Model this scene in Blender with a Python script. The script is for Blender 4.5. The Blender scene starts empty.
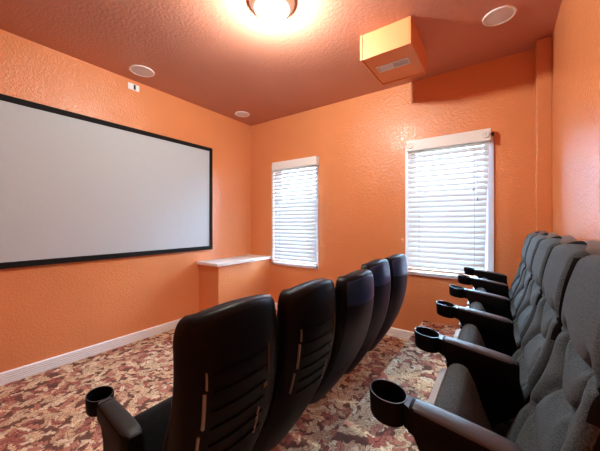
import bpy, bmesh, math, random
from mathutils import Vector, Matrix, Euler
random.seed(7)
PI = math.pi
scene = bpy.context.scene
COL = scene.collection

# ---------------------------------------------------------------- room numbers (metres)
HC = 3.0                      # ceiling
XL, XR = -3.4376, 0.374       # screen wall, right wall
YF, YN = 3.4384, -1.35        # window wall, wall behind the camera
CAMZ = 1.3715
RX, RZ = -0.712, 0.261        # riser edge and height
PITCH = 0.489

# ---------------------------------------------------------------- materials
def new_mat(name):
    m = bpy.data.materials.new(name); m.use_nodes = True
    nt = m.node_tree; b = nt.nodes['Principled BSDF']
    return m, nt, b
def N(nt, t, **kw):
    n = nt.nodes.new(t)
    for k, v in kw.items():
        if hasattr(n, k): setattr(n, k, v)
        else: n.inputs[k].default_value = v
    return n
def coords(nt, scale=(1, 1, 1), kind='Object'):
    tc = N(nt, 'ShaderNodeTexCoord'); mp = N(nt, 'ShaderNodeMapping')
    mp.inputs['Scale'].default_value = scale
    nt.links.new(tc.outputs[kind], mp.inputs['Vector'])
    return mp.outputs['Vector']
def add_bump(nt, b, hout, strength, dist):
    bp = N(nt, 'ShaderNodeBump'); bp.inputs['Strength'].default_value = strength
    bp.inputs['Distance'].default_value = dist
    nt.links.new(hout, bp.inputs['Height']); nt.links.new(bp.outputs['Normal'], b.inputs['Normal'])
    return bp
def ramp(nt, fac, stops, interp='LINEAR'):
    r = N(nt, 'ShaderNodeValToRGB'); cr = r.color_ramp; cr.interpolation = interp
    while len(cr.elements) < len(stops): cr.elements.new(0.5)
    for e, (p, c) in zip(cr.elements, stops):
        e.position = p; e.color = (*c, 1)
    nt.links.new(fac, r.inputs['Fac'])
    return r.outputs['Color']

def plaster(name, col, rough, strength, scale=26, spec=0.5):
    m, nt, b = new_mat(name)
    v = coords(nt)
    n1 = N(nt, 'ShaderNodeTexNoise'); n1.inputs['Scale'].default_value = scale
    n1.inputs['Detail'].default_value = 3; n1.inputs['Roughness'].default_value = .55
    nt.links.new(v, n1.inputs['Vector'])
    r = ramp(nt, n1.outputs['Fac'], [(.42, (0, 0, 0)), (.6, (1, 1, 1))])
    n2 = N(nt, 'ShaderNodeTexNoise'); n2.inputs['Scale'].default_value = scale * 3.1
    nt.links.new(v, n2.inputs['Vector'])
    mx = N(nt, 'ShaderNodeMixRGB'); mx.inputs['Fac'].default_value = .3
    nt.links.new(r, mx.inputs['Color1']); nt.links.new(n2.outputs['Fac'], mx.inputs['Color2'])
    add_bump(nt, b, mx.outputs['Color'], strength, .006)
    n3 = N(nt, 'ShaderNodeTexNoise'); n3.inputs['Scale'].default_value = 1.3
    nt.links.new(v, n3.inputs['Vector'])
    c = ramp(nt, n3.outputs['Fac'], [(.3, tuple(x * .95 for x in col)), (.7, tuple(min(1, x * 1.04) for x in col))])
    nt.links.new(c, b.inputs['Base Color'])
    b.inputs['Roughness'].default_value = rough
    b.inputs['Specular IOR Level'].default_value = spec
    return m

def plain(name, col, rough=.5, metal=0, bump=0, bscale=200, spec=.5):
    m, nt, b = new_mat(name)
    v = coords(nt)
    n = N(nt, 'ShaderNodeTexNoise'); n.inputs['Scale'].default_value = bscale
    n.inputs['Detail'].default_value = 2
    nt.links.new(v, n.inputs['Vector'])
    c = ramp(nt, n.outputs['Fac'], [(.3, tuple(x * .93 for x in col)), (.7, tuple(min(1, x * 1.05) for x in col))])
    nt.links.new(c, b.inputs['Base Color'])
    b.inputs['Roughness'].default_value = rough; b.inputs['Metallic'].default_value = metal
    b.inputs['Specular IOR Level'].default_value = spec
    if bump: add_bump(nt, b, n.outputs['Fac'], bump, .002)
    return m

def fabric(name, col):
    m, nt, b = new_mat(name)
    v = coords(nt)
    n = N(nt, 'ShaderNodeTexNoise'); n.inputs['Scale'].default_value = 330; n.inputs['Detail'].default_value = 2
    nt.links.new(v, n.inputs['Vector'])
    c = ramp(nt, n.outputs['Fac'], [(.33, tuple(x * .45 for x in col)), (.5, col), (.68, tuple(x * 1.75 for x in col))])
    nt.links.new(c, b.inputs['Base Color'])
    b.inputs['Roughness'].default_value = .9; b.inputs['Specular IOR Level'].default_value = .2
    b.inputs['Sheen Weight'].default_value = .08; b.inputs['Sheen Roughness'].default_value = .5
    add_bump(nt, b, n.outputs['Fac'], .35, .002)
    return m

def carpet_mat():
    m, nt, b = new_mat('leaf_carpet'); L = nt.links.new
    def val(sock, x):
        if isinstance(x, (int, float)): sock.default_value = x
        else: L(x, sock)
    def mth(op, a, b_=None, c=None, clamp=False):
        n = N(nt, 'ShaderNodeMath', operation=op); n.use_clamp = clamp
        val(n.inputs[0], a)
        if b_ is not None: val(n.inputs[1], b_)
        if c is not None: val(n.inputs[2], c)
        return n.outputs[0]
    def vec(op, a, b_=None, sc=None):
        n = N(nt, 'ShaderNodeVectorMath', operation=op); L(a, n.inputs[0])
        if b_ is not None:
            if isinstance(b_, tuple): n.inputs[1].default_value = b_
            else: L(b_, n.inputs[1])
        if sc is not None: n.inputs['Scale'].default_value = sc
        return n.outputs[0]
    def mix(f, a, b_, bt='MIX'):
        n = N(nt, 'ShaderNodeMixRGB', blend_type=bt); val(n.inputs[0], f)
        for k, x in ((1, a), (2, b_)):
            if isinstance(x, tuple): n.inputs[k].default_value = (*x, 1)
            else: L(x, n.inputs[k])
        return n.outputs[0]
    v = coords(nt)
    sp3 = N(nt, 'ShaderNodeSeparateXYZ'); L(v, sp3.inputs[0])          # unroll the riser front: height continues the x run
    flat = N(nt, 'ShaderNodeCombineXYZ'); L(mth('ADD', sp3.outputs[0], sp3.outputs[2]), flat.inputs[0]); L(sp3.outputs[1], flat.inputs[1])
    nz = N(nt, 'ShaderNodeTexNoise'); nz.inputs['Scale'].default_value = 14; nz.inputs['Detail'].default_value = 3; L(flat.outputs[0], nz.inputs['Vector'])
    wob = vec('ADD', flat.outputs[0], vec('SCALE', vec('SUBTRACT', nz.outputs['Color'], (.5, .5, .5)), sc=.07))
    wob = vec('MULTIPLY', wob, (1, 1, 0))
    palette_hi = [(0, (0.880, 0.638, 0.385)), (.2, (0.726, 0.495, 0.297)), (.36, (0.594, 0.264, 0.176)), (.52, (0.900, 0.770, 0.528)), (.70, (0.462, 0.154, 0.110)), (.84, (0.792, 0.594, 0.374))]
    palette_lo = [(0, (0.325, 0.163, 0.100)), (.2, (0.250, 0.112, 0.075)), (.36, (0.250, 0.088, 0.062)), (.52, (0.425, 0.250, 0.150)), (.70, (0.163, 0.050, 0.037)), (.84, (0.250, 0.163, 0.100))]
    out = mix(nz.outputs['Fac'], (.06, .035, .025), (.26, .11, .075))
    for (sc, off, hw_) in ((7.2, (.3, .1, 0), .28), (8.1, (3.7, 8.2, 0), .25), (9.0, (11.4, 2.9, 0), .24), (10.2, (5.1, 17.3, 0), .22)):
        p = vec('ADD', vec('SCALE', wob, sc=sc), off)
        vo = N(nt, 'ShaderNodeTexVoronoi'); vo.voronoi_dimensions = '2D'; vo.inputs['Scale'].default_value = 1; vo.inputs['Randomness'].default_value = .75
        L(p, vo.inputs['Vector'])
        loc = vec('SUBTRACT', p, vo.outputs['Position'])
        rgb = N(nt, 'ShaderNodeSeparateColor'); L(vo.outputs['Color'], rgb.inputs[0])
        rot = N(nt, 'ShaderNodeVectorRotate', rotation_type='Z_AXIS'); L(loc, rot.inputs['Vector']); L(mth('MULTIPLY', rgb.outputs[0], 6.283), rot.inputs['Angle'])
        xyz = N(nt, 'ShaderNodeSeparateXYZ'); L(rot.outputs[0], xyz.inputs[0]); lx, ly0 = xyz.outputs[0], xyz.outputs[1]
        bend = mth('MULTIPLY', mth('MULTIPLY', lx, lx), mth('MULTIPLY_ADD', rgb.outputs[1], 1.6, -.8))
        ly = mth('ABSOLUTE', mth('SUBTRACT', ly0, bend))
        t2 = mth('SUBTRACT', 1.0, mth('MULTIPLY', mth('MULTIPLY', lx, lx), 2.9), clamp=True)
        saw = mth('ABSOLUTE', mth('SINE', mth('MULTIPLY', mth('SUBTRACT', lx, mth('MULTIPLY', ly, .9)), 9.5)))
        wdt = mth('MULTIPLY', mth('MULTIPLY', mth('POWER', t2, .6), hw_ * 1.2), mth('MULTIPLY_ADD', saw, .5, .5))
        msk = mth('DIVIDE', mth('SUBTRACT', wdt, ly), .035, clamp=True)
        rim = mth('DIVIDE', mth('SUBTRACT', wdt, ly), .11, clamp=True)
        vein = mth('MULTIPLY_ADD', mth('SINE', mth('MULTIPLY', mth('SUBTRACT', lx, mth('MULTIPLY', ly, .9)), 38)), .5, .5)
        hi = ramp(nt, rgb.outputs[2], palette_hi, 'CONSTANT'); lo = ramp(nt, rgb.outputs[2], palette_lo, 'CONSTANT')
        body = mix(mth('MULTIPLY_ADD', vein, .35, mth('MULTIPLY', mth('SUBTRACT', 1.0, rim), .85), clamp=True), hi, lo)
        body = mix(mth('LESS_THAN', ly, .016), body, lo)
        out = mix(msk, out, body)
    L(out, b.inputs['Base Color'])
    b.inputs['Roughness'].default_value = .95; b.inputs['Specular IOR Level'].default_value = .15
    pn = N(nt, 'ShaderNodeTexNoise'); pn.inputs['Scale'].default_value = 260; L(v, pn.inputs['Vector'])
    add_bump(nt, b, pn.outputs['Fac'], .5, .004)
    return m

def glass_mat():
    m, nt, b = new_mat('window_glass'); nt.nodes.remove(b)
    out = nt.nodes['Material Output']
    t = N(nt, 'ShaderNodeBsdfTransparent'); t.inputs['Color'].default_value = (.93, .96, .97, 1)
    g = N(nt, 'ShaderNodeBsdfGlossy'); g.inputs['Roughness'].default_value = .03
    f = N(nt, 'ShaderNodeFresnel'); mx = N(nt, 'ShaderNodeMixShader')
    nt.links.new(f.outputs[0], mx.inputs[0]); nt.links.new(t.outputs[0], mx.inputs[1]); nt.links.new(g.outputs[0], mx.inputs[2])
    nt.links.new(mx.outputs[0], out.inputs['Surface'])
    return m
def slat_mat():
    m, nt, b = new_mat('blind_slat_white'); out = nt.nodes['Material Output']
    b.inputs['Base Color'].default_value = (.58, .59, .60, 1); b.inputs['Roughness'].default_value = .4
    t = N(nt, 'ShaderNodeBsdfTranslucent'); t.inputs['Color'].default_value = (.92, .94, .97, 1)
    mx = N(nt, 'ShaderNodeMixShader'); mx.inputs[0].default_value = .03
    nt.links.new(b.outputs[0], mx.inputs[1]); nt.links.new(t.outputs[0], mx.inputs[2])
    nt.links.new(mx.outputs[0], out.inputs['Surface'])
    return m
def dome_mat():
    m, nt, b = new_mat('lamp_glass_dome'); nt.nodes.remove(b); out = nt.nodes['Material Output']
    t = N(nt, 'ShaderNodeBsdfTransparent'); t.inputs['Color'].default_value = (1, .97, .92, 1)
    e = N(nt, 'ShaderNodeEmission'); e.inputs['Color'].default_value = (1, .93, .80, 1); e.inputs['Strength'].default_value = 40
    mx = N(nt, 'ShaderNodeMixShader'); mx.inputs[0].default_value = .25
    nt.links.new(t.outputs[0], mx.inputs[1]); nt.links.new(e.outputs[0], mx.inputs[2])
    nt.links.new(mx.outputs[0], out.inputs['Surface'])
    return m

M = {}
M['wall'] = plaster('orange_wall_paint', (.76, .285, .114), .24, .32, 58)
M['ceil'] = plaster('terracotta_ceiling_paint', (.56, .235, .155), .5, .22, 40)
M['box'] = plain('orange_box_paint', (.76, .285, .114), .4)
M['carpet'] = carpet_mat()
M['white'] = plain('white_trim_paint', (.90, .92, .93), .4)
M['cream'] = plain('cream_ledge_paint', (.84, .82, .78), .4)
M['valance'] = plain('cream_valance', (.86, .87, .86), .45)
M['slat'] = slat_mat()
M['glass'] = glass_mat()
M['cord'] = plain('blind_cord', (.75, .75, .78), .7)
M['tassel'] = plain('cord_tassel', (.30, .30, .40), .5)
M['screen'] = plain('projection_fabric', (.535, .61, .66), .85, spec=.1)
M['velvet'] = plain('black_velvet_frame', (.008, .008, .009), .75, spec=.2)
M['plastic'] = plain('black_plastic', (.004, .004, .0045), .5, bump=.12, bscale=420, spec=.12)
M['gloss'] = plain('satin_black_arm', (.005, .005, .006), .45, bump=.05, bscale=300, spec=.08)
M['cover'] = plain('blue_sheen_rear_cover', (.007, .011, .032), .42, spec=.25)  # navy base paints in part of the window's blue sheen
M['headpanel'] = plain('blue_sheen_head_panel', (.016, .045, .160), .3, spec=.5)  # blue base adds painted daylight sheen to the real gloss
M['satin'] = plain('painted_shine_back_shell', (.15, .165, .175), .45, bump=.08, bscale=400, spec=.25)  # black shell type; grey base paints in lamp shine on the rims
M['pad'] = plain('painted_sheen_arm_pad', (.030, .036, .043), .38, bump=.05, bscale=300, spec=.8)  # lighter than the black arm to paint in sheen on its top
M['armblack'] = plain('matte_black_arm_pad', (.014, .014, .014), .5, bump=.05, bscale=300, spec=.3)
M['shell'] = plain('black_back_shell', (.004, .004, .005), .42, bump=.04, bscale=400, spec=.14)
M['grey'] = fabric('charcoal_tweed', (.056, .074, .083))
M['blackcloth'] = fabric('black_tweed', (.007, .0075, .008))
M['edge'] = plain('painted_shine_edge_strip', (.50, .58, .64), .35)  # pale base paints in the glare on the pan's black plastic edge
M['steel'] = plain('worn_steel', (.30, .31, .32), .45, metal=.2)
M['rust'] = plain('rusty_bracket', (.20, .10, .05), .5, metal=.5)
M['grille'] = plain('speaker_grille', (.72, .70, .72), .6)
M['ring'] = plain('speaker_ring', (.88, .86, .86), .5)
M['vent'] = plain('vent_white', (.88, .90, .94), .5)
M['ventdark'] = plain('vent_dark', (.16, .15, .17), .6)
M['nickel'] = plain('brushed_fixture_ring', (.90, .89, .84), .5, metal=0)
M['dome'] = dome_mat()
M['dark'] = plain('dark_slot', (.02, .02, .02), .6)
M['outside'] = plain('outside_ground', (.35, .36, .33), .9)

# ---------------------------------------------------------------- mesh helpers
class MB:
    def __init__(s): s.v = []; s.f = []
    def raw(s, vs, fs):
        o = len(s.v); s.v += [tuple(p) for p in vs]; s.f += [tuple(i + o for i in f) for f in fs]; return s
    def box(s, x0, x1, y0, y1, z0, z1):
        vs = [(x, y, z) for x in (x0, x1) for y in (y0, y1) for z in (z0, z1)]
        return s.raw(vs, [(0, 1, 3, 2), (4, 6, 7, 5), (0, 4, 5, 1), (2, 3, 7, 6), (0, 2, 6, 4), (1, 5, 7, 3)])
    def prism(s, pts, a0, a1, axis='y'):
        n = len(pts)
        def P(p, a):
            return {'y': (p[0], a, p[1]), 'x': (a, p[0], p[1]), 'z': (p[0], p[1], a)}[axis]
        vs = [P(p, a0) for p in pts] + [P(p, a1) for p in pts]
        fs = [tuple(range(n))[::-1], tuple(range(n, 2 * n))] + [(i, (i + 1) % n, n + (i + 1) % n, n + i) for i in range(n)]
        return s.raw(vs, fs)
    def lathe(s, prof, c=(0, 0, 0), n=40, axis='z'):
        vs = []; fs = []
        for r, z in prof:
            for k in range(n):
                a = 2 * PI * k / n
                p = (r * math.cos(a), r * math.sin(a), z)
                if axis == 'x': p = (p[2], p[0], p[1])
                if axis == 'y': p = (p[0], p[2], p[1])
                vs.append((p[0] + c[0], p[1] + c[1], p[2] + c[2]))
        m = len(prof)
        for i in range(m - 1):
            for k in range(n):
                k2 = (k + 1) % n
                fs.append((i * n + k, i * n + k2, (i + 1) * n + k2, (i + 1) * n + k))
        return s.raw(vs, fs)
    def tube(s, pts, r, n=8):
        vs = []; fs = []; pts = [Vector(p) for p in pts]
        for i, p in enumerate(pts):
            d = (pts[min(i + 1, len(pts) - 1)] - pts[max(i - 1, 0)]).normalized()
            a = d.orthogonal().normalized(); b = d.cross(a)
            for k in range(n):
                t = 2 * PI * k / n; vs.append(p + a * (r * math.cos(t)) + b * (r * math.sin(t)))
        for i in range(len(pts) - 1):
            for k in range(n):
                k2 = (k + 1) % n; fs.append((i * n + k, i * n + k2, (i + 1) * n + k2, (i + 1) * n + k))
        e = (len(pts) - 1) * n
        fs += [tuple(range(n))[::-1], tuple(e + k for k in range(n))]
        return s.raw(vs, fs)
    def slab(s, A, B, nu, nv):
        """closed solid between two grids A(i,j), B(i,j)"""
        vs = [A(i, j) for i in range(nu + 1) for j in range(nv + 1)] + [B(i, j) for i in range(nu + 1) for j in range(nv + 1)]
        n = (nu + 1) * (nv + 1); I = lambda i, j: i * (nv + 1) + j
        fs = []
        for i in range(nu):
            for j in range(nv):
                q = (I(i, j), I(i + 1, j), I(i + 1, j + 1), I(i, j + 1)); fs.append(q); fs.append(tuple(n + k for k in q[::-1]))
        rim = [I(i, 0) for i in range(nu + 1)] + [I(nu, j) for j in range(1, nv + 1)] + [I(i, nv) for i in range(nu - 1, -1, -1)] + [I(0, j) for j in range(nv - 1, 0, -1)]
        for a, b in zip(rim, rim[1:] + rim[:1]): fs.append((b, a, n + a, n + b))
        return s.raw(vs, fs)
    def build(s, name, mat, parent=None, bevel=0, seg=2, smooth=None, matrix=None):
        me = bpy.data.meshes.new(name)
        bm = bmesh.new()
        vs = [bm.verts.new(p) for p in s.v]
        for f in s.f:
            try: bm.faces.new([vs[i] for i in f])
            except ValueError: pass
        bmesh.ops.remove_doubles(bm, verts=bm.verts, dist=1e-6)
        bmesh.ops.dissolve_degenerate(bm, edges=bm.edges, dist=1e-6)
        bmesh.ops.recalc_face_normals(bm, faces=bm.faces)
        if bevel:
            es = [e for e in bm.edges if len(e.link_faces) == 2 and e.calc_face_angle(0) > .6]
            bmesh.ops.bevel(bm, geom=es, offset=bevel, segments=seg, affect='EDGES', profile=.6, clamp_overlap=True)
        if smooth is not None:
            for f in bm.faces: f.smooth = True
            for e in bm.edges:
                if len(e.link_faces) == 2 and e.calc_face_angle(0) > math.radians(smooth): e.smooth = False
        if matrix: bm.transform(matrix)
        bm.to_mesh(me); bm.free()
        me.materials.append(mat)
        o = bpy.data.objects.new(name, me); COL.objects.link(o)
        if parent: o.parent = parent
        return o

def tag(o, label=None, cat=None, group=None, kind=None):
    if label: o['label'] = label
    if cat: o['category'] = cat
    if group: o['group'] = group
    if kind: o['kind'] = kind
    return o
def empty(name, loc, label, cat, group=None, rz=0):
    o = bpy.data.objects.new(name, None); COL.objects.link(o); o.empty_display_size = .1
    o.location = loc; o.rotation_euler = (0, 0, rz)
    return tag(o, label, cat, group)
def struct(o, label, cat):
    return tag(o, label, cat, kind='structure')
def copy_tree(o, parent=None):
    c = o.copy(); COL.objects.link(c); c.parent = parent
    for ch in list(o.children): copy_tree(ch, c)
    return c

# ---------------------------------------------------------------- room shell
T = .22
W1 = (-2.925, -2.140, .745, 2.235)     # opening x0,x1,z0,z1
W2 = (-.868, -.098, .800, 2.235)
struct(MB().box(XL, XR, YN, YF, -.1, 0).build('floor', M['carpet']), 'lower floor with cream, tan and red leaf patterned carpet', 'floor')
struct(MB().box(RX, XR, YN, YF, 0.0, RZ).build('riser_platform', M['carpet'], bevel=.012), 'carpeted raised platform under the back row of seats', 'platform')
struct(MB().box(XL - T, XR + T, YN - T, YF + T, HC, HC + .1).build('ceiling', M['ceil']), 'textured terracotta ceiling', 'ceiling')
struct(MB().box(XL - T, XL, YN - T, YF + T, -.1, HC).build('wall_left', M['wall']), 'orange textured wall behind the projection screen', 'wall')
struct(MB().box(XR, XR + T, YN - T, YF + T, -.1, HC).build('wall_right', M['wall']), 'orange wall behind the back row of seats', 'wall')
struct(MB().box(XL, XR, YN - T, YN, -.1, HC).build('wall_near', M['wall']), 'orange wall opposite the windows', 'wall')
w = MB(); xs_ = [XL, W1[0], W1[1], W2[0], W2[1], XR]
w.box(xs_[0], xs_[1], YF, YF + T, -.1, HC); w.box(xs_[2], xs_[3], YF, YF + T, -.1, HC); w.box(xs_[4], xs_[5], YF, YF + T, -.1, HC)
for (a, b_, z0, z1) in (W1, W2):
    w.box(a, b_, YF, YF + T, -.1, z0); w.box(a, b_, YF, YF + T, z1, HC)
struct(w.build('wall_far', M['wall']), 'orange wall with the two blind covered windows', 'wall')
struct(MB().box(.268, XR, 3.29, YF, RZ, HC).build('wall_pilaster', M['wall'], bevel=.008), 'narrow orange column in the corner behind the back row', 'column')
# half wall with cap
hw = MB().box(XL, -3.022, 2.425, YF, 0, .790).build('half_wall', M['wall'], bevel=.006)
struct(hw, 'low orange half wall against the screen wall under the far window side', 'half wall')
cap = MB().box(XL, -2.994, 2.388, YF, .790, .829).build('ledge_cap', M['cream'], hw, bevel=.006)
cap['label'] = 'cream ledge cap'
# baseboards (grooved profile)
def base_prof(h=.104, d=.016):
    p = [(0, 0), (d, 0)]
    for k in range(4):
        z = .022 + k * .0185
        p += [(d, z), (d - .005, z + .003), (d - .005, z + .006), (d, z + .009)]
    p += [(d, h - .012), (d * .55, h - .002), (0, h)]
    return p
bp = base_prof()
struct(MB().prism([(XL + x, z) for x, z in bp], YN, 2.425, 'y').build('baseboard_left', M['white']), 'white grooved baseboard below the screen', 'baseboard')
struct(MB().prism([(YF - x, z) for x, z in bp], -3.022, RX, 'x').build('baseboard_far', M['white']), 'white grooved baseboard below the windows', 'baseboard')

# ---------------------------------------------------------------- windows and blinds
def window(idx, W, casing, sill):
    a, b_, z0, z1 = W
    root = bpy.data.objects.new('window_%d' % idx, None); COL.objects.link(root)
    root.location = ((a + b_) / 2, YF, z0); struct(root, 'white framed window behind the closed blind, %s' % ('beside the half wall' if idx == 1 else 'beside the back row'), 'window')
    hw_ = (b_ - a) / 2; h = z1 - z0
    c = MB(); x0, x1, zb, zt = casing
    cx = (a + b_) / 2
    for (p, q, r, s_) in ((x0, a + .004, zb, zt), (b_ - .004, x1, zb, zt), (x0, x1, z1 - .004, zt), (x0, x1, zb, z0 + .004)):
        c.box(p - cx, q - cx, -.016, 0, r - z0, s_ - z0)
    c.build('casing', M['white'], root, bevel=.003)
    s = MB(); fw = .04
    s.box(-hw_, -hw_ + fw, .13, .17, 0, h); s.box(hw_ - fw, hw_, .13, .17, 0, h)
    s.box(-hw_ + fw, hw_ - fw, .13, .17, 0, fw); s.box(-hw_ + fw, hw_ - fw, .13, .17, h - fw, h)
    s.build('sash', M['white'], root)
    MB().box(-hw_ + fw * .5, hw_ - fw * .5, .148, .152, fw * .5, h - fw * .5).build('pane', M['glass'], root)
    return root
window(1, W1, (-2.962, -2.104, .708, 2.27), None)
window(2, W2, (-.905, -.048, .765, 2.27), None)

def blind(x0, x1, xb, zb, zt, label, rosettes, cords):
    """x0..x1 at the top, right end drifts to xb at the bottom"""
    cx = (x0 + x1) / 2
    root = empty('window_blind', (cx, YF - .016, zb), label, 'window blind', 'white slatted blinds on the window wall')
    H = zt - zb
    v = MB(); vh = .118
    v.box(x0 - .006 - cx, x1 + .012 - cx, -.088, -.074, H - vh, H)
    v.box(x0 - .006 - cx, x0 + .006 - cx, -.074, 0, H - vh, H); v.box(x1 - .0 - cx, x1 + .012 - cx, -.074, 0, H - vh, H)
    va = v.build('valance', M['valance'], root, bevel=.003)
    va['label'] = 'cream valance across the top'
    if rosettes:
        for xx in (x0 + .035, x1 - .03):
            r = MB().lathe([(0, -.010), (.008, -.012), (.012, -.007), (.020, -.007), (.026, -.013), (.032, -.011), (.034, 0), (0, .001)], (xx - cx, -.088, H - vh / 2), 28, 'y')
            r.build('rosette', M['valance'], va, smooth=40)
    MB().box(x0 - cx, x1 - cx, -.07, -.018, H - .06, H - .015).build('head_rail', M['white'], root, bevel=.002)
    s = MB(); pitch = .0555; z = H - vh - .005; tilt = math.radians(55); wd = .072
    while z > .055:
        t = 1 - z / H
        xr = x1 + (xb - x1) * t
        pts = []
        for k in range(6):
            q = k / 5 - .5
            off = .004 * (1 - (2 * q) ** 2)
            py = q * wd * math.cos(tilt) - off * math.sin(tilt); pz = q * wd * math.sin(tilt) * -1 * -1 - off * math.cos(tilt) * 0
            pts.append((py - .044, pz + z))
        top = pts; bot = [(p + .0022, q2) for p, q2 in pts[::-1]]
        s.prism([(p, q2) for p, q2 in top + bot], x0 - cx, xr - cx, 'x')
        z -= pitch
    s.build('slats', M['slat'], root, smooth=40)
    MB().box(x0 - cx, xb - cx, -.068, -.02, .018, .040).build('bottom_rail', M['white'], root, bevel=.003)
    for fx in (.16, .84):
        xx = x0 + (x1 - x0) * fx - cx
        l = MB()
        l.box(xx - .0016, xx + .0016, -.0662, -.0640, .03, H - vh); l.box(xx - .0016, xx + .0016, -.0240, -.0220, .03, H - vh)
        l.build('ladder_cord', M['cord'], root)
    for (fx, z1_) in cords:
        xx = x0 + (x1 - x0) * fx - cx
        c = MB().tube([(xx, -.078, H - vh + .02), (xx + .002, -.078, z1_ + .03), (xx + .003, -.078, z1_)], .0022, 6).build('lift_cord', M['cord'], root)
        MB().lathe([(0, .03), (.004, .028), (.006, .015), (.009, 0), (.0, -.002)], (xx + .003, -.078, z1_ - .025), 12).build('tassel', M['tassel'], c, smooth=50)
    return root
blind(-2.872, -2.090, -2.100, .755, 2.292, 'white slatted window blind nearest the screen, above the half wall', False, [])
blind(-.862, -.083, -.125, .815, 2.294, 'wide white slatted window blind nearest the back row, with corner rosettes and pull cords', True, [(.83, .90), (.87, .80)])

# ---------------------------------------------------------------- projection screen
SY0, SY1, SZ0, SZ1 = .05, 2.628, .985, 2.442
ps = empty('projection_screen', (XL, (SY0 + SY1) / 2, SZ0), 'wide pale grey projection screen in a black frame on the left wall', 'projection screen')
ww = (SY1 - SY0) / 2; hh = SZ1 - SZ0; bw = .048
f = MB(); d = .035
for (a, b_, c, e) in ((-ww, -ww + bw, 0, hh), (ww - bw, ww, 0, hh), (-ww + bw, ww - bw, 0, bw), (-ww + bw, ww - bw, hh - bw, hh)):
    f.box(.002, d, a, b_, c, e)
f.build('screen_frame', M['velvet'], ps, bevel=.004)
MB().box(.004, .024, -ww + bw * .8, ww - bw * .8, bw * .8, hh - bw * .8).build('screen_fabric', M['screen'], ps)

# wall plate
wp = empty('wall_plate', (XL, 1.556, 2.885), 'small white plate with dark slot high on the left wall above the screen', 'wall plate')
MB().box(.0, .012, -.062, .062, 0, .071).build('plate', M['white'], wp, bevel=.003)
sl = MB().box(.010, .015, -.002, .020, .008, .062).build('slot', M['dark'], wp); sl['label'] = 'dark slot'

# ceiling speakers
def speaker(x, y, r, label):
    s = empty('ceiling_speaker', (x, y, HC), label, 'ceiling speaker', 'round speakers set in the ceiling')
    MB().lathe([(r * .84, 0), (r * .84, -.007), (r * .9, -.010), (r * .98, -.008), (r, 0)], (0, 0, 0), 48).build('trim_ring', M['ring'], s, smooth=40)
    MB().lathe([(0, -.009), (r * .5, -.0085), (r * .83, -.006), (r * .84, -.001), (0, -.001)], (0, 0, 0), 48).build('grille', M['grille'], s, smooth=40)
speaker(-3.147, 1.512, .122, 'round white ceiling speaker above the projection screen and the wall plate')
speaker(-3.168, 2.985, .110, 'round white ceiling speaker in the far corner above the half wall')
speaker(-.004, 2.733, .112, 'round white ceiling speaker beside the ceiling box, above the back row')

# ceiling light
LX, LY = -1.382, 1.60
cl = empty('ceiling_light', (LX, LY, HC), 'glowing round flush ceiling light with a metal ring', 'ceiling light')
MB().lathe([(0, 0), (.168, 0), (.169, -.005), (.150, -.034), (.127, -.050), (.118, -.048), (.116, -.030), (0, -.004)], (0, 0, 0), 56).build('metal_ring', M['nickel'], cl, smooth=40)
prof = [(.117 * math.cos(t) if t < PI / 2 - .01 else 0.0, -.046 - .096 * math.sin(t)) for t in [PI / 2 * k / 12 for k in range(13)]]
MB().lathe(prof, (0, 0, 0), 56).build('glass_dome', M['dome'], cl, smooth=80)
li = bpy.data.lights.new('ceiling_lamp', 'POINT'); li.energy = 100; li.color = (.93, 1.0, .98); li.shadow_soft_size = .035
lo = bpy.data.objects.new('ceiling_lamp', li); COL.objects.link(lo); lo.location = (LX, LY, 2.873)

# ceiling box with vent
bx0, bx1, by0, by1, bz = -1.000, -.572, 2.330, 2.890, 2.783
cb = empty('ceiling_box', ((bx0 + bx1) / 2, (by0 + by1) / 2, HC), 'orange painted box hanging from the ceiling with a white vent underneath', 'ceiling box')
hx, hy_, hz = (bx1 - bx0) / 2, (by1 - by0) / 2, HC - bz
b = MB(); t = .018
b.box(-hx, -hx + t, -hy_, hy_, -hz, 0); b.box(hx - t, hx, -hy_, hy_, -hz, 0); b.box(-hx + t, hx - t, -hy_, -hy_ + t, -hz, 0); b.box(-hx + t, hx - t, hy_ - t, hy_, -hz, 0)
b.build('box_sides', M['box'], cb, bevel=.003)
MB().box(-hx + .004, -hx + .022, -hy_ - .006, -hy_, -hz, 0).build('corner_strip', M['box'], cb, bevel=.002)
MB().box(-hx + t, hx - t, -hy_ + t, hy_ - t, -hz + .010, -hz + .024).build('bottom_panel', M['box'], cb)
vt = empty('vent_tmp', (0, 0, 0), None, None); bpy.data.objects.remove(vt)
vz = -hz + .010
v = MB(); vx, vy = .140, .052; oy = -.035
v.box(-vx, vx, oy - vy, oy - vy + .012, vz - .008, vz); v.box(-vx, vx, oy + vy - .012, oy + vy, vz - .008, vz)
v.box(-vx, -vx + .012, oy - vy + .012, oy + vy - .012, vz - .008, vz); v.box(vx - .012, vx, oy - vy + .012, oy + vy - .012, vz - .008, vz)
v.box(-.004, .004, oy - vy + .012, oy + vy - .012, vz - .008, vz)
vg = v.build('vent_frame', M['vent'], cb, bevel=.0015); vg['label'] = 'white vent frame'
MB().box(-vx + .01, vx - .01, oy - vy + .01, oy + vy - .01, vz - .0015, vz + .001).build('vent_back', M['ventdark'], cb)
lv = MB()
for k in range(15):
    xx = -vx + .018 + k * .0078
    lv.raw(*(lambda a: (a.v, a.f))(MB().prism([(xx + .0068, vz - .001), (xx, vz - .006), (xx + .0007, vz - .0065), (xx + .0075, vz - .0015)], oy - vy + .012, oy + vy - .012, 'y')))
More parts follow.
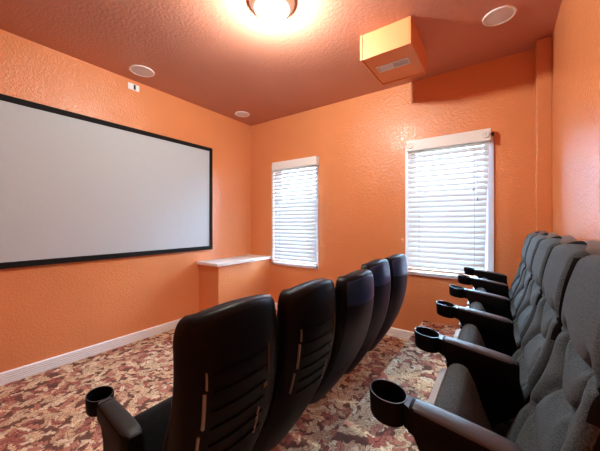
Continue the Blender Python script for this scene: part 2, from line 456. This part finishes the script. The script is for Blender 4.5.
for k in range(15):
    xx = .008 + k * .0078
    lv.raw(*(lambda a: (a.v, a.f))(MB().prism([(xx, vz - .001), (xx + .0068, vz - .006), (xx + .0075, vz - .005), (xx + .001, vz - .0005)], oy - vy + .012, oy + vy - .012, 'y')))
lv.build('louvers', M['vent'], cb)

# ---------------------------------------------------------------- theater seats (local: faces -x, y along the row)
def interp(tab, z):
    if z <= tab[0][0]: return tab[0][1]
    for (a, p), (b_, q) in zip(tab, tab[1:]):
        if z <= b_:
            t_ = (z - a) / (b_ - a); return p + (q - p) * t_
    return tab[-1][1]
def smooth_tab(tab, n=60, passes=40):
    z0, z1 = tab[0][0], tab[-1][0]
    zs = [z0 + (z1 - z0) * k / n for k in range(n + 1)]; xs = [interp(tab, z) for z in zs]
    for _ in range(passes):
        xs = [xs[0]] + [(xs[i - 1] + 2 * xs[i] + xs[i + 1]) / 4 for i in range(1, n)] + [xs[-1]]
    return list(zip(zs, xs))
SH = smooth_tab([(.12, .005), (.2, .06), (.325, .138), (.49, .215), (.6, .255), (.75, .282), (.9, .288), (1.0, .276), (1.085, .258)])
CF = smooth_tab([(.36, -.035), (.45, -.012), (.52, .018), (.6, .050), (.68, .086), (.75, .102), (.82, .108), (.88, .112), (.96, .122), (1.03, .140), (1.07, .155)])
def outline(z, hw, zb, zt, r, ry, n=2.2, rb=.05):
    """half width at height z: rounded upper corners"""
    w_ = hw
    if z > zt - r:
        k = (z - (zt - r)) / r
        w_ = hw - ry + ry * max(0, 1 - k ** n) ** (1 / n)
    if z < zb + rb:
        k = 1 - (z - zb) / rb
        w_ = min(w_, hw - rb + rb * math.sqrt(max(0, 1 - k * k)))
    return w_
def arch(u, hw, a=.034):   # the top edge is gently arched
    return -a * abs(u) ** 2.0

def zrow(j, nv, zb, zt):     # denser rows near the top
    t_ = j / nv
    return zb + (zt - zb) * (1 - (1 - t_) ** 1.5)

def shell_pt(u, z, hw, wrap, sharp=False, zb=.125, zt=1.085):
    wd = outline(z, hw, zb, zt, *((.035, .020) if sharp and u > 0 else (.085, .050))) - .15 * max(0, (.58 - z))
    k = (z - zb) / (zt - zb)
    y = u * wd; zz = z + arch(y / hw, hw) * max(0, k) ** 4
    e = min((1 - abs(u)) * wd, (zt - z), .03) / .03
    es = min((1 - abs(u)) * wd, .03) / .03
    x = interp(SH, z) - wrap * abs(u) ** 2.6 - .014 * (1 - math.sqrt(max(0, 1 - (1 - e) ** 2)))
    return x, y, zz, e, es
def shell_bm(hw=.228, wrap=.06, wing=.02, sharp=False, zb=.125, zt=1.085, thick=.034):
    nu, nv = 20, 40
    def pt(i, j, inner):
        u = 2 * i / nu - 1; z = zrow(j, nv, zb, zt)
        x, y, zz, e, es = shell_pt(u, z, hw, wrap, sharp)
        if inner: return (x - thick * (.55 + .45 * e) - .016 * (1 - e) - wing * (1 - es) * max(0, min(1, (zt - .04 - z) / .3)), y * .985, zz - .004)
        return (x, y, zz)
    return MB().slab(lambda i, j: pt(i, j, False), lambda i, j: pt(i, j, True), nu, nv)

CREASE = []
def seg(*pts):
    for a, b_ in zip(pts, pts[1:]): CREASE.append((a, b_))
for s_ in (-1, 1):
    seg((s_ * .225, .800), (s_ * .175, .815), (s_ * .13, .838), (s_ * .09, .812), (s_ * .045, .797), (0, .793))
    seg((s_ * .13, .838), (s_ * .118, .77), (s_ * .072, .690))
    seg((s_ * .072, .690), (s_ * .13, .63), (s_ * .155, .560))
    seg((s_ * .072, .690), (s_ * .035, .672), (0, .667))
    seg((s_ * .155, .560), (s_ * .19, .548), (s_ * .225, .552))
    seg((s_ * .155, .560), (s_ * .08, .535), (0, .530))
    seg((s_ * .155, .560), (s_ * .14, .46), (s_ * .11, .38))
TUFT = [(s_ * a, z) for s_ in (-1, 1) for a, z in ((.13, .838), (.072, .69), (.155, .56))]
def crease(y, z):
    d2 = 9
    for (a, b_) in CREASE:
        ax, az = a; bx, bz_ = b_; dx, dz = bx - ax, bz_ - az
        t_ = max(0, min(1, ((y - ax) * dx + (z - az) * dz) / (dx * dx + dz * dz)))
        q = (y - ax - t_ * dx) ** 2 + (z - az - t_ * dz) ** 2
        if q < d2: d2 = q
    d_ = math.sqrt(d2)
    r = .012 * math.exp(-(d_ / .008) ** 1.3) + .009 * math.exp(-(d_ / .026) ** 2)
    for (ty, tz) in TUFT: r += .012 * math.exp(-((y - ty) ** 2 + (z - tz) ** 2) / .014 ** 2)
    return r
def cushion_bm(hw, wrap, zb=.36, zt=1.078):
    nu, nv = 48, 72
    def pt(i, j, back):
        u = 2 * i / nu - 1; z = zrow(j, nv, zb, zt)
        wd = outline(z, hw, zb, zt, .06, .045, 2.6)
        y = u * wd
        k = (z - zb) / (zt - zb)
        zz = z + arch(y / hw, hw, .016) * max(0, k) ** 4
        xb_ = interp(SH, z) - wrap * abs(y / .231) ** 2.6 - .028
        if back: return (xb_, y * .97, zz - .003 * k)
        x = interp(CF, z) - .014 * abs(u) ** 3 * (1 if z < .82 else .3)      # side bolsters
        if z > .80: x -= .006 * math.sin(min(1, (z - .8) / .2) * PI) * (1 - u * u)
        x += 1.6 * crease(y, z) * (1 - .85 * abs(u) ** 5)
        d_ = min((1 - abs(u)) * wd, (zt - z) * 1.0, (z - zb) * 1.2)
        r = .034
        if d_ < r: x += (min(xb_ - x, .032)) * (1 - math.sqrt(max(0, 1 - (1 - d_ / r) ** 2)))
        return (min(x, xb_ - .004), y, zz)
    return MB().slab(lambda i, j: pt(i, j, False), lambda i, j: pt(i, j, True), nu, nv)

# folded-up seat: frame (s along the seat towards its front edge = up, n towards the backrest)
P0 = Vector((-.030, .215)); DIR = Vector((-.175, .345)).normalized(); NRM = Vector((DIR.y, -DIR.x))
if NRM.x < 0: NRM = -NRM
def SN(s_, n_): p = P0 + DIR * s_ + NRM * n_; return (p.x, p.y)
def rounded_extrude(prof, y0, y1, r, steps=5):
    """prism along y with rounded end faces (profile shrinks toward its centroid)"""
    cx = sum(p[0] for p in prof) / len(prof); cz = sum(p[1] for p in prof) / len(prof)
    rings = []
    for k in range(steps + 1):
        a = PI / 2 * k / steps; rings.append((y0 + r * (1 - math.sin(a)), r * (1 - math.cos(a))))
    rings = [(y0 + r * (1 - math.cos(PI / 2 * k / steps)), r * (1 - math.sin(PI / 2 * k / steps))) for k in range(steps + 1)]
    rings += [(y0 + (y1 - y0) * q, 0) for q in (.3, .5, .7)]
    rings += [(y1 - r * (1 - math.cos(PI / 2 * k / steps)), r * (1 - math.sin(PI / 2 * k / steps))) for k in range(steps, -1, -1)]
    vs = []; n = len(prof)
    for y, ins in rings:
        for (x, z) in prof:
            d_ = math.hypot(x - cx, z - cz); q = max(.3, (d_ - ins) / d_) if d_ > 0 else 1
            vs.append((cx + (x - cx) * q, y, cz + (z - cz) * q))
    fs = [tuple(range(n))[::-1], tuple((len(rings) - 1) * n + k for k in range(n))]
    for i in range(len(rings) - 1):
        for k in range(n):
            k2 = (k + 1) % n; fs.append((i * n + k, i * n + k2, (i + 1) * n + k2, (i + 1) * n + k))
    return MB().raw(vs, fs)
SL = .385
def seat_cushion_bm():
    pr = [SN(0.02, 0.0), SN(.2, 0), SN(SL - .01, 0)]
    for k in range(1, 14):                       # rounded waterfall front edge
        a = PI * k / 14
        pr.append(SN(SL - .01 + .034 * math.sin(a), .037 - .037 * math.cos(a)))
    pr += [SN(SL - .05, .074), SN(.25, .060), SN(.15, .050), SN(.06, .045), SN(.02, .04)]
    return rounded_extrude(pr, -.200, .200, .03)
def seat_pan_bm():
    pr = [SN(0, -.004), SN(SL - .012, -.004), SN(SL - .008, -.026), SN(SL - .05, -.034), SN(.1, -.036), SN(0.0, -.026)]
    return MB().prism(pr, -.203, .203, 'y')
def seat_strip_bm():
    pr = [SN(SL - .011, -.002), SN(SL + .004, -.003), SN(SL + .006, -.026), SN(SL - .006, -.028)]
    return MB().prism(pr, -.203, .203, 'y')

AZ = .667
CUPX = -.285
def shear(m):
    m.v = [(x, y, z - .135 * (x - CUPX) * max(0, min(1, (z - .35) / .2))) for x, y, z in m.v]
    return m
def arm_bm():
    nu, nv = 14, 8
    m = MB(); rings = []
    x0, x1 = CUPX + .058, .010
    n = 12
    for i in range(nu + 1):
        t_ = i / nu; x = x0 + (x1 - x0) * t_
        wd = .031 + .0035 * math.sin(min(1, t_ * 1.5) * PI / 2) - (.010 * max(0, (t_ - .86) / .14) ** 2)
        top = AZ + .002 * math.sin(t_ * PI) - .006 * max(0, (t_ - .9) / .1) ** 2
        bot = AZ - .058 - .010 * t_
        sec = [(-wd, bot), (-wd, top - .012), (-wd * .93, top - .004), (-wd * .75, top - .0005), (-wd * .35, top + .001), (0, top + .0014)]
        sec += [(-p, q) for p, q in sec[-2::-1]]
        rings.append([(x, p, q) for p, q in sec])
    k = len(rings[0]); vs = [p for r in rings for p in r]
    fs = [tuple(range(k)), tuple((nu) * k + i for i in range(k))[::-1]]
    for i in range(nu):
        for j in range(k):
            j2 = (j + 1) % k; fs.append((i * k + j, i * k + j2, (i + 1) * k + j2, (i + 1) * k + j))
    return m.raw(vs, fs)
def pad_bm():
    rings = []
    x0, x1 = CUPX + .066, .004
    for i in range(15):
        t_ = i / 14; x = x0 + (x1 - x0) * t_
        wd = .031 + .0035 * math.sin(min(1, t_ * 1.5) * PI / 2) - (.010 * max(0, (t_ - .86) / .14) ** 2) - .0015
        top = AZ + .002 * math.sin(t_ * PI) - .006 * max(0, (t_ - .9) / .1) ** 2 + .003
        if i == 0: top -= .0025
        sec = [(-wd, top - .012), (-wd * .93, top - .004), (-wd * .75, top - .0005), (-wd * .35, top + .001), (0, top + .0014)]
        sec += [(-p, q) for p, q in sec[-2::-1]]
        rings.append([(x, p, q) for p, q in sec])
    k = len(rings[0]); vs = [p for r in rings for p in r]
    fs = [tuple(range(k)), tuple(14 * k + i for i in range(k))[::-1]]
    for i in range(14):
        for j in range(k):
            j2 = (j + 1) % k; fs.append((i * k + j, i * k + j2, (i + 1) * k + j2, (i + 1) * k + j))
    return MB().raw(vs, fs)
def cup_bm():
    m = MB(); ro, ri = .0485, .0435
    m.lathe([(0, AZ - .062), (ro * .90, AZ - .062), (ro * .95, AZ - .056), (ro, AZ - .004), (ro - .0012, AZ), (ri + .001, AZ), (ri, AZ - .003), (ri * .93, AZ - .052), (0, AZ - .053)], (CUPX, 0, 0), 40)
    return m
def neck_bm():
    pr = []
    m = MB()
    x0, x1 = CUPX + .0455, CUPX + .060
    m.prism([(x0, -.020), (x1, -.0272), (x1, .0272), (x0, .020)], AZ - .058, AZ - .0015, 'z')
    return m
def panel_bm():
    pr = [(CUPX + .062, AZ - .059), (-.195, AZ - .115), (-.190, .10), (-.215, .03), (-.215, 0), (-.125, 0), (-.125, .03), (-.13, .10), (-.06, .40), (.030, AZ - .16), (.012, AZ - .066)]
    return MB().prism(pr, -.0235, .0235, 'y')

def make_seat(kind):
    root = bpy.data.objects.new('theater_seat', None); COL.objects.link(root); root.empty_display_size = .1
    rear = kind == 'back'
    sh = (shell_bm(.214, .022, 0) if rear else shell_bm(sharp=kind == 'front_open')).build('back_shell', M['satin' if kind == 'back' else 'shell'], root, smooth=60)
    if kind == 'front_open':
        for k in range(6):                       # exposed ribs
            z = .585 + k * .060
            def rp(i, j, off):
                yy = -.150 + .235 * i / 10; zz = z + (.0045 if j else 0)
                return (interp(SH, zz) - .05 * abs(yy / .226) ** 2.4 + off, yy, zz)
            MB().slab(lambda i, j: rp(i, j, .006), lambda i, j: rp(i, j, -.004), 10, 1).build('rib', M['shell'], sh)
        def strip(y, z0, z1, wd, mat, nm, lab):
            def rp(i, j, off):
                zz = z0 + (z1 - z0) * i / 8; yy = y + (wd if j else -wd)
                return (interp(SH, zz) - .05 * abs(y / .226) ** 2.4 + off, yy, zz)
            o = MB().slab(lambda i, j: rp(i, j, .006), lambda i, j: rp(i, j, -.003), 8, 1).build(nm, mat, sh, bevel=.0008)
            o['label'] = lab
        strip(-.176, .72, .835, .0042, M['steel'], 'bracket', 'pale steel bracket strip')
        strip(-.186, .60, .70, .003, M['steel'], 'bracket', 'pale steel bracket strip')
        strip(-.170, .845, .90, .0015, M['steel'], 'bracket', 'thin steel bracket strip')
        strip(.098, .80, .905, .003, M['rust'], 'bracket', 'rusty brown bracket')
        strip(.082, .745, .765, .010, M['rust'], 'bracket', 'rusty brown bracket')
        strip(.055, .57, .68, .003, M['steel'], 'bracket', 'pale steel bracket strip')
    elif kind == 'front':
        def bp_(i, j):                           # smooth inset rear cover
            u = (2 * i / 20 - 1) * .90; z = .17 + (1.062 - .17) * (1 - (1 - j / 30) ** 1.3)
            return shell_pt(u, z, .228, .06)
        MB().slab(lambda i, j: (lambda q: (q[0] + .0015, q[1], q[2]))(bp_(i, j)), lambda i, j: (lambda q: (q[0] - .010, q[1], q[2]))(bp_(i, j)), 20, 30).build('rear_cover', M['cover'], sh, smooth=50)
        def cp(i, j, off):                       # smooth clip-on head panel with a curved lower lip
            u = (2 * i / 20 - 1) * .90; zl = .905 + .022 * u * u; z = zl + (1.064 - zl) * (1 - (1 - j / 10) ** 1.5)
            x, y, zz, e, es = shell_pt(u, z, .228, .06)
            return (x + off, y, zz)
        MB().slab(lambda i, j: cp(i, j, .0025), lambda i, j: cp(i, j, -.010), 20, 10).build('head_panel', M['headpanel'], sh, smooth=50)
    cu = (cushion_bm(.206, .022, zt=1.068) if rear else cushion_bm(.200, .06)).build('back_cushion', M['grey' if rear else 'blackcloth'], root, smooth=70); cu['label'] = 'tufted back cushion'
    cu.data.materials.append(M['shell'])         # black side faces paint in the shade between the seats
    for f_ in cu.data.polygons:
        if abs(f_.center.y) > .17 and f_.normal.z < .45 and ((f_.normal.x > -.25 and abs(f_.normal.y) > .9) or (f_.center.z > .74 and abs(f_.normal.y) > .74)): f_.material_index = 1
    sp = seat_pan_bm().build('seat_pan', M['plastic'], root, bevel=.004)
    st_ = seat_strip_bm().build('edge_strip', M['edge'], sp, bevel=.002); st_['label'] = 'seat pan edge with painted pale shine'
    sc = seat_cushion_bm().build('seat_cushion', M['grey' if rear else 'blackcloth'], root, smooth=60); sc['label'] = 'seat cushion, folded up'
    a = shear(arm_bm()).build('armrest', M['gloss'], root, smooth=50); 
    c = shear(cup_bm().raw(*(lambda q: (q.v, q.f))(neck_bm()))).build('cup_holder', M['gloss'], a, smooth=50)
    c.data.materials.append(M['pad'])
    for f_ in c.data.polygons:                   # rim and neck top: paler tone paints in their sheen
        if f_.normal.z > .6 and f_.center.z > AZ - .009: f_.material_index = 1
    ap = shear(pad_bm()).build('arm_pad', M['pad' if rear else 'armblack'], a, smooth=50)
    p = shear(panel_bm()).build('side_panel', M['plastic'], root, bevel=.005)
    h = MB().box(.0, .150, .018, .042, .420, .475).build('hinge_bracket', M['plastic'], root, bevel=.004)
    for bx_ in (.030, .062):
        MB().lathe([(0, .004), (.006, .004), (.008, 0), (.008, -.004), (0, -.004)], (bx_, .042, .460), 12, 'y').build('bolt', M['steel'], h)
    for o in (a, p, h): o.location.y = -PITCH / 2 - (0 if rear else .012); o.location.x = 0 if rear else -.022; o.location.z = 0 if rear or o is not a else .013
    return root
def extra_arm(root):          # the far end of a row carries a second armrest
    for ch in list(root.children):
        if ch.name.split('.')[0] in ('armrest', 'side_panel'):
            c = copy_tree(ch, root); c.location.y += PITCH

REC = {}
def lean(root, deg):
    """tip the back of one seat about its hinge"""
    if not deg: return
    piv = Vector((.02, 0, .36)); R = Matrix.Rotation(math.radians(deg), 4, 'Y')
    Mx = Matrix.Translation(piv) @ R @ Matrix.Translation(-piv)
    for ch in root.children:
        if ch.name.split('.')[0] in ('back_shell', 'back_cushion'): ch.matrix_local = Mx

back0 = make_seat('back')
for ch in back0.children:
    if ch.name.split('.')[0] in ('back_shell', 'back_cushion'): ch.scale.z = .962
open0 = make_seat('front_open'); front0 = make_seat('front')
BX, FX = .045, -1.013
back_labels = ['charcoal tufted theater seat nearest the camera in the raised back row',
               'second charcoal theater seat from the camera in the raised back row',
               'middle charcoal theater seat of the five in the raised back row',
               'charcoal back row theater seat next to the one at the window wall',
               'charcoal back row theater seat at the far end, beside the window wall']
front_labels = ['black front row theater seat nearest the camera, ribbed back, free cup holder at its left',
                'second black front row seat from the camera, ribbed back with rusty bracket',
                'middle black front row theater seat with smooth back, leaning back furthest',
                'fourth black front row theater seat from the camera, smooth back',
                'black front row theater seat at the far end, in front of the wide window blind']
tilt_f = [.4, 2.6, 5.8, 1.4, 2.2]
used = set()
for i in range(5):
    r = back0 if i == 0 else copy_tree(back0)
    r.location = (BX, .744 + PITCH * (i + .5), RZ); tag(r, back_labels[i], 'theater seat', 'theater seats in the raised back row')
    if i == 4: extra_arm(r)
for i in range(5):
    src = open0 if i < 2 else front0
    r = src if src.name not in used else copy_tree(src)
    used.add(src.name)
    r.location = (FX, .482 + PITCH * (i + .5), 0); tag(r, front_labels[i], 'theater seat', 'theater seats in the front row')
    lean(r, tilt_f[i])
    if i == 4: extra_arm(r)

# ---------------------------------------------------------------- daylight
w = bpy.data.worlds.new('sky'); scene.world = w; w.use_nodes = True
bg = w.node_tree.nodes['Background']; bg.inputs['Strength'].default_value = 72.0
tc = w.node_tree.nodes.new('ShaderNodeTexCoord'); sx = w.node_tree.nodes.new('ShaderNodeSeparateXYZ')
w.node_tree.links.new(tc.outputs['Generated'], sx.inputs[0])
cr = ramp(w.node_tree, sx.outputs['Z'], [(0, (.10, .105, .10)), (.02, (.47, .73, 1.0))])     # ground below, bright sky above
w.node_tree.links.new(cr, bg.inputs['Color'])
for W in (W1, W2):
    pl = bpy.data.lights.new('daylight_portal', 'AREA'); pl.shape = 'RECTANGLE'; pl.size = W[1] - W[0]; pl.size_y = W[3] - W[2]
    pl.cycles.is_portal = True
    po = bpy.data.objects.new('daylight_portal', pl); COL.objects.link(po)
    po.location = ((W[0] + W[1]) / 2, YF + T + .01, (W[2] + W[3]) / 2); po.rotation_euler = (-PI / 2, 0, 0)

# ---------------------------------------------------------------- camera and view
cam = bpy.data.cameras.new('camera'); cam.lens = 17.0; cam.sensor_width = 36; cam.clip_start = .02
cam.shift_y = -3.2 / 600
co = bpy.data.objects.new('camera', cam); COL.objects.link(co)
co.location = (0, 0, CAMZ); co.rotation_euler = (PI / 2, 0, math.radians(35.18))
scene.camera = co
vs = scene.view_settings
vs.view_transform = 'Standard'; vs.look = 'None'; vs.gamma = 1; vs.use_curve_mapping = False; vs.exposure = 0.46
scene.cycles.max_bounces = 10; scene.cycles.diffuse_bounces = 6; scene.cycles.transparent_max_bounces = 12
scene.cycles.use_denoising = True
